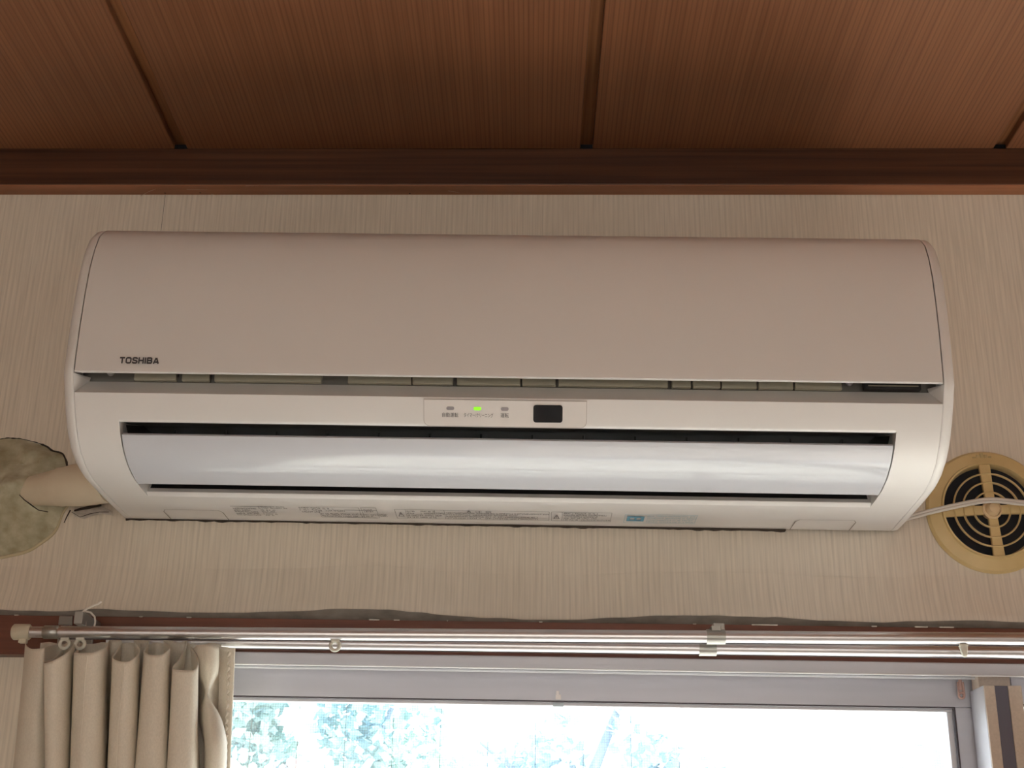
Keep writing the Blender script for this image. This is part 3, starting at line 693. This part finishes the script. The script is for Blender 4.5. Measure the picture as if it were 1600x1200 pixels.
# pipe cover
a = at(16, 772, -.001); b = at(100, 760, -.038); c = at(170, 752, -.052)
pipe = empty('pipe_cover', a, label='beige round pipe cover between the putty patch and the air conditioner', cat='pipe')
bm = bmesh.new(); N_ = 14; pts = []; rad = []
for i in range(N_+1):
    t = i/N_; p = (1-t)**2*a+2*t*(1-t)*b+t*t*c; pts.append(p-a); rad.append(.0120+.0095*min(1, t*1.5))
tube(bm, pts, rad, 32); build('pipe_body', bm, m_pipe, pipe, smooth=60)
bm = bmesh.new(); k_ = 7; tube(bm, [pts[k_]*1.0, pts[k_]+(pts[k_+1]-pts[k_])*.9], [rad[k_]+.0006]*2, 32); build('pipe_collar', bm, m_pipe, pipe, smooth=50)

# ================================================================== CURTAIN RAILS
def on(px, py, Y): return at(px, py, Y)
p0 = at(95, 988, -.08); p1 = at(1600, 998.5, -.08); d = (p1-p0)/(p1.x-p0.x)
def rail(name, y, z_at, xs, xe, r, lab):
    root = empty(name, (xs, y, z_at(xs)), label=lab, cat='curtain rail')
    L_ = [Vector((x, y, z_at(x)))-root.location for x in (xs, xe)]
    bm = bmesh.new(); tube(bm, L_, r, 28); build('tube', bm, m_steel, root, smooth=60)
    bm = bmesh.new(); q = [v+Vector((0, 0, -r*.98)) for v in L_]; tube(bm, q, r*.16, 6); build('slot', bm, m_gasket, root)
    return root
zf = lambda x: p0.z+(x-p0.x)*d.z
fr = rail('curtain_rail', -.08, zf, p0.x, 1.5, .0058, 'polished steel front curtain rail with a cream end cap')
z2 = lambda x: at(800, 1009.5, -.05).z+(x-at(800, 1009.5, -.05).x)*(-.0035)
rail('curtain_rail', -.05, z2, -.40, 1.5, .0054, 'thin steel rear curtain rail, just below and behind the front one')
loc = fr.location
def seg(name, xa, xb, r, m_, parent, bev=0, **k):
    bm = bmesh.new(); e = .0015 if bev else 0
    xs = [xa, xa+e, xb-e, xb] if bev else [xa, xb]; rs = [r-e, r, r, r-e] if bev else [r, r]
    tube(bm, [Vector((x, -.08, zf(x)))-loc for x in xs], rs, 28); return build(name, bm, m_, parent, smooth=45, **k)
xm = lambda px: at(px, 988, -.08).x
seg('inner_tube', xm(46), xm(97), .0051, m_steel, fr)
seg('clasp', xm(67), xm(93), .0062, m_clip, fr, 1)
cp_ = seg('end_cap', xm(20), xm(48), .0074, m_cplas, fr, 1, label='cream plastic end cap')
bm = bmesh.new(); box(bm, xm(32)-loc.x, xm(44)-loc.x, -.003, .003, -.0105, -.006, bev=.0006); build('end_stop', bm, m_cplas, fr)
def bracket(px, lab, front=True):
    x = at(px, 990, -.08).x; root = empty('rail_bracket', (x, -.02, 1.788), label=lab, cat='bracket', group='curtain rail brackets')
    def P(name, m_, bs, bev=.0006):
        bm = bmesh.new()
        for b_ in bs: box(bm, *b_, bev=bev)
        return build(name, bm, m_, root)
    zr = zf(x)-1.788; zz = z2(x)-1.788
    P('wall_plate', m_clip, [(-.012, .012, -.0025, -.0002, -.016, .004)])
    P('arm', m_clip, [(-.0045, .0045, -.064, -.002, zr+.0068, zr+.0092), (-.0045, .0045, -.0665, -.060, zr+.0045, zr+.0092)])
    bm = bmesh.new(); tube(bm, [(-.0085, -.06, zr), (.0085, -.06, zr)], .0069, 24); build('front_clip', bm, m_clip, root, smooth=50)
    bm = bmesh.new(); tube(bm, [(-.012, -.03, zz-.0005), (.004, -.03, zz-.0005)], .0064, 24); build('rear_clip', bm, m_clip, root, smooth=50)
    P('clip_tab', m_clip, [(-.002, .0085, -.062, -.052, zr+.0060, zr+.0125)])
    return root
bracket(1118, 'small steel bracket clipping both curtain rails near the middle of the window')
x = at(118, 985, -.08).x
rb = empty('rail_bracket', (x, -.02, 1.785), label='grey steel rail bracket above the curtain with white string tied to it', cat='bracket', group='curtain rail brackets')
bm = bmesh.new(); box(bm, at(103, 970, -.045).x-x, at(124, 970, -.045).x-x, -.045, -.042, at(110, 978, -.06).z-1.785, at(110, 964, -.06).z-1.785, bev=.0006)
build('bracket_plate', bm, mat('bracket_grey', (.24, .22, .2), .5, .4), rb)
bm = bmesh.new(); box(bm, at(127, 970, -.055).x-x, at(140, 970, -.055).x-x, -.056, -.0002, at(130, 981, -.055).z-1.785, at(130, 962, -.055).z-1.785, bev=.0006); build('arm', bm, m_clip, rb)
bm = bmesh.new(); box(bm, at(95, 970, -.02).x-x, at(150, 970, -.02).x-x, -.003, -.0002, -.012, .004, bev=.0006); build('wall_plate', bm, m_clip, rb)
sp = [(124, 979), (123.5, 966), (127, 958), (133, 955), (142, 957), (148, 964), (149, 972), (147, 980)]
so = at(130, 960, -.062); st = empty('string_tie', so, label='white string looped round the left rail bracket, loose end sticking up', cat='string')
bm = bmesh.new(); tube(bm, [at(a_, b_, -.062)-so for a_, b_ in sp], .0009, 8); build('loop', bm, m_string, st, smooth=60)
bm = bmesh.new(); tube(bm, [at(a_, b_, c_)-so for a_, b_, c_ in ((122, 962, -.062), (128, 957, -.064), (136, 951, -.064), (146, 946, -.062), (153, 944, -.06), (158, 940, -.058))], .0010, 8); build('loose_end', bm, m_string, st, smooth=60)
bm = bmesh.new(); tube(bm, [at(a_, b_, -.064)-so for a_, b_ in ((133.5, 978), (134, 966), (131, 957), (126, 959))], .0008, 8); build('loop', bm, m_string, st, smooth=60)
# runners
def runner(px, py, Y, lab, tear=False):
    q = at(px, py, Y); q.z = (zf if Y < -.06 else z2)(q.x)-.0052
    root = empty('curtain_runner', q, label=lab, cat='curtain runner', group='plastic runners on the rails')
    bm = bmesh.new(); box(bm, -.004, .004, -.0025, .0025, -.0022, .0006, bev=.0006); build('stem', bm, m_wplas, root)
    bm = bmesh.new()
    if tear: tube(bm, [(0, 0, -.001), (0, -.0005, -.006), (0, -.0012, -.0105), (0, -.0014, -.0118)], [.0042, .0032, .0024, .0012], 14)
    else: torus(bm, .0042, .0017, 0, -.0005, -.0055, n=32, m_=10, fy=.9)
    build('eyelet', bm, m_wplas, root, smooth=60)
runner(524, 1003, -.08, 'white ring-shaped runner hanging alone on the rail, right of the curtain')
runner(1505, 1008, -.08, 'white teardrop runner hanging from the rail near the window stile', True)
runner(102, 1000, -.08, 'dull white runner ring under the rail clasp at the curtain top')
runner(126, 1000, -.08, 'dull white runner ring just right of the one under the clasp')

# ================================================================== CURTAIN
# plan of the folds: (px at top, px at bottom of frame, depth y, py of the top edge)
C_ = [(40, 24, -.062, 1006), (42, 20, -.072, 1010), (50, 26, -.088, 1014), (66, 50, -.094, 1013), (73, 68, -.086, 1010), (90, 84, -.062, 1008), (100, 78, -.060, 1012),
      (84, 74, -.085, 1029), (70, 71, -.108, 1034), (72, 73, -.117, 1036), (88, 86, -.118, 1030), (108, 104, -.106, 1017), (118, 110, -.075, 1004), (124, 112, -.060, 1001),
      (118, 110, -.085, 1018), (116, 110, -.106, 1020), (122, 114, -.116, 1020), (142, 134, -.120, 1020), (160, 156, -.112, 1014), (167, 164, -.095, 1010), (171, 168, -.066, 1001), (178, 172, -.060, 1000),
      (190, 174, -.062, 1002), (180, 170, -.088, 1020), (176, 168, -.108, 1027), (182, 173, -.117, 1032), (200, 190, -.119, 1034), (214, 208, -.110, 1024), (218, 214, -.092, 1014), (210, 214, -.066, 1001), (216, 216, -.060, 1000),
      (232, 218, -.062, 1002), (226, 214, -.088, 1016), (226, 212, -.106, 1019), (232, 216, -.116, 1022), (248, 238, -.119, 1024), (262, 258, -.112, 1017), (265, 262, -.094, 1010), (256, 264, -.066, 1002), (262, 264, -.060, 1000),
      (280, 266, -.060, 1004), (292, 268, -.064, 1003), (280, 264, -.088, 1030), (271, 262, -.110, 1040), (272, 264, -.119, 1046), (288, 280, -.121, 1047), (305, 300, -.116, 1046), (309, 308, -.100, 1030), (298, 312, -.070, 1010)]
PINCH = [(300, 312, -.066, 1012), (304, 314, -.080, 1012), (310, 318, -.090, 1008), (324, 328, -.096, 1007), (336, 342, -.092, 1010), (341, 347, -.080, 1011), (340, 344, -.068, 1011)]
HEM = [(344, 338, -.066, 1011), (352, 344, -.068, 1011), (360, 352, -.070, 1012), (366, 358, -.070, 1013), (367, 359, -.067, 1013)]
cols = C_+PINCH+HEM; nC, nP = len(C_), len(PINCH)
def cat3(L_, k_):  # smooth the plan
    out = []
    for i in range(len(L_)-1):
        p0_, p1_, p2_, p3_ = (Vector(L_[max(i-1, 0)]), Vector(L_[i]), Vector(L_[i+1]), Vector(L_[min(i+2, len(L_)-1)]))
        for j in range(k_):
            t = j/k_; out.append((.5*((2*p1_)+(p2_-p0_)*t+(2*p0_-5*p1_+4*p2_-p3_)*t*t+(3*p1_-p0_-3*p2_+p3_)*t**3), i+t))
    out.append((Vector(L_[-1]), len(L_)-1)); return out
plan = cat3([Vector(c_) for c_ in cols], 4)
cz0 = at(200, 1005, -.08).z; ZBOT = .12
lv = [0, .003, .008, .015, .024, .034, .042, .05, .058, .066, .075, .086, .1, .12, .15, .2, .3, .5, .8, 1.15, 1.6]
co = Vector((at(200, 1005, -.08).x, -.08, cz0))
cur = empty('curtain', co, label='beige pleated curtain bunched at the left end of the rail', cat='curtain')
bm = bmesh.new(); G = []
zp = at(322, 1083, -.085).z
for P_, idx in plan:
    pxt, pxb, y, pyt = P_
    top = at(pxt, pyt, y); bot = at(pxb, 1200, y)
    sl = (bot.x-top.x)/max(.02, top.z-bot.z); colv = []
    inP = nC-.5 < idx < nC+nP-.5; c0 = nC+(nP-1)/2
    for l in lv:
        z = top.z-l
        if z < ZBOT: z = ZBOT
        drop = top.z-z; x = top.x+sl*min(drop, .2)
        yy = y+.003*noise.noise((x*40, z*6, 1))*min(1, drop*10)
        if inP:
            g_ = .88*math.exp(-((z-zp)/.0135)**2); cx = at(322, 1083, -.085).x
            x = x*(1-g_)+cx*g_; yy = yy*(1-g_)+(-.074-.010)*g_
            k_ = max(0, min(1, (zp-z)/.04))
            yy -= .012*math.exp(-((z-(zp-.045))/.022)**2)*math.sin(math.pi*(idx-nC)/(nP-1))
            x += .006*k_*math.exp(-((z-(zp-.045))/.03)**2)
        colv.append(bm.verts.new(Vector((x, yy, z))-co))
    G.append(colv)
for A, B in zip(G, G[1:]):
    for j in range(len(lv)-1):
        try: bm.faces.new((A[j], B[j], B[j+1], A[j+1]))
        except ValueError: pass
cl = build('cloth', bm, m_cloth, cur, smooth=80, recalc=False)
so_ = cl.modifiers.new('thickness', 'SOLIDIFY'); so_.thickness = .0009; so_.offset = 0
# heading tape behind the pleats and stitched ripples of the side hem
bm = bmesh.new(); h0 = at(62, 1004, -.060); h1 = at(345, 1006, -.060)
vv = []
for i in range(60):
    t = i/59; p = h0.lerp(h1, t); yy = -.0575+.0015*math.sin(i*1.1)
    vv.append([bm.verts.new(Vector((p.x, yy, p.z+.001*math.sin(i*.7)))-co), bm.verts.new(Vector((p.x, yy, p.z-.07))-co)])
for A, B in zip(vv, vv[1:]): bm.faces.new((A[0], B[0], B[1], A[1]))
hd = build('heading_tape', bm, m_cloth, cur, smooth=60); s2 = hd.modifiers.new('thickness', 'SOLIDIFY'); s2.thickness = .001
bm = bmesh.new(); L_ = []
for i in range(90):
    t = i/89; py = 1018+t*182; px = 357-6*t+1.3*math.sin(i*1.1)
    L_.append(at(px, py, -.0712)-co)
tube(bm, L_, [.0011+.0006*math.sin(i*1.1) for i in range(90)], 6); build('hem_gather', bm, m_cloth, cur, smooth=70)
def stitch(pts, Y):
    bm = bmesh.new(); q = [at(a_, b_, Y)-co for a_, b_ in pts]; tube(bm, q, .00035, 5); build('seam_thread', bm, m_thread, cur)
stitch([(137, 1024), (133, 1060), (130, 1110), (126, 1160), (121, 1200)], -.1207)
stitch([(194, 1036), (191, 1080), (185, 1130), (182, 1200)], -.1202)
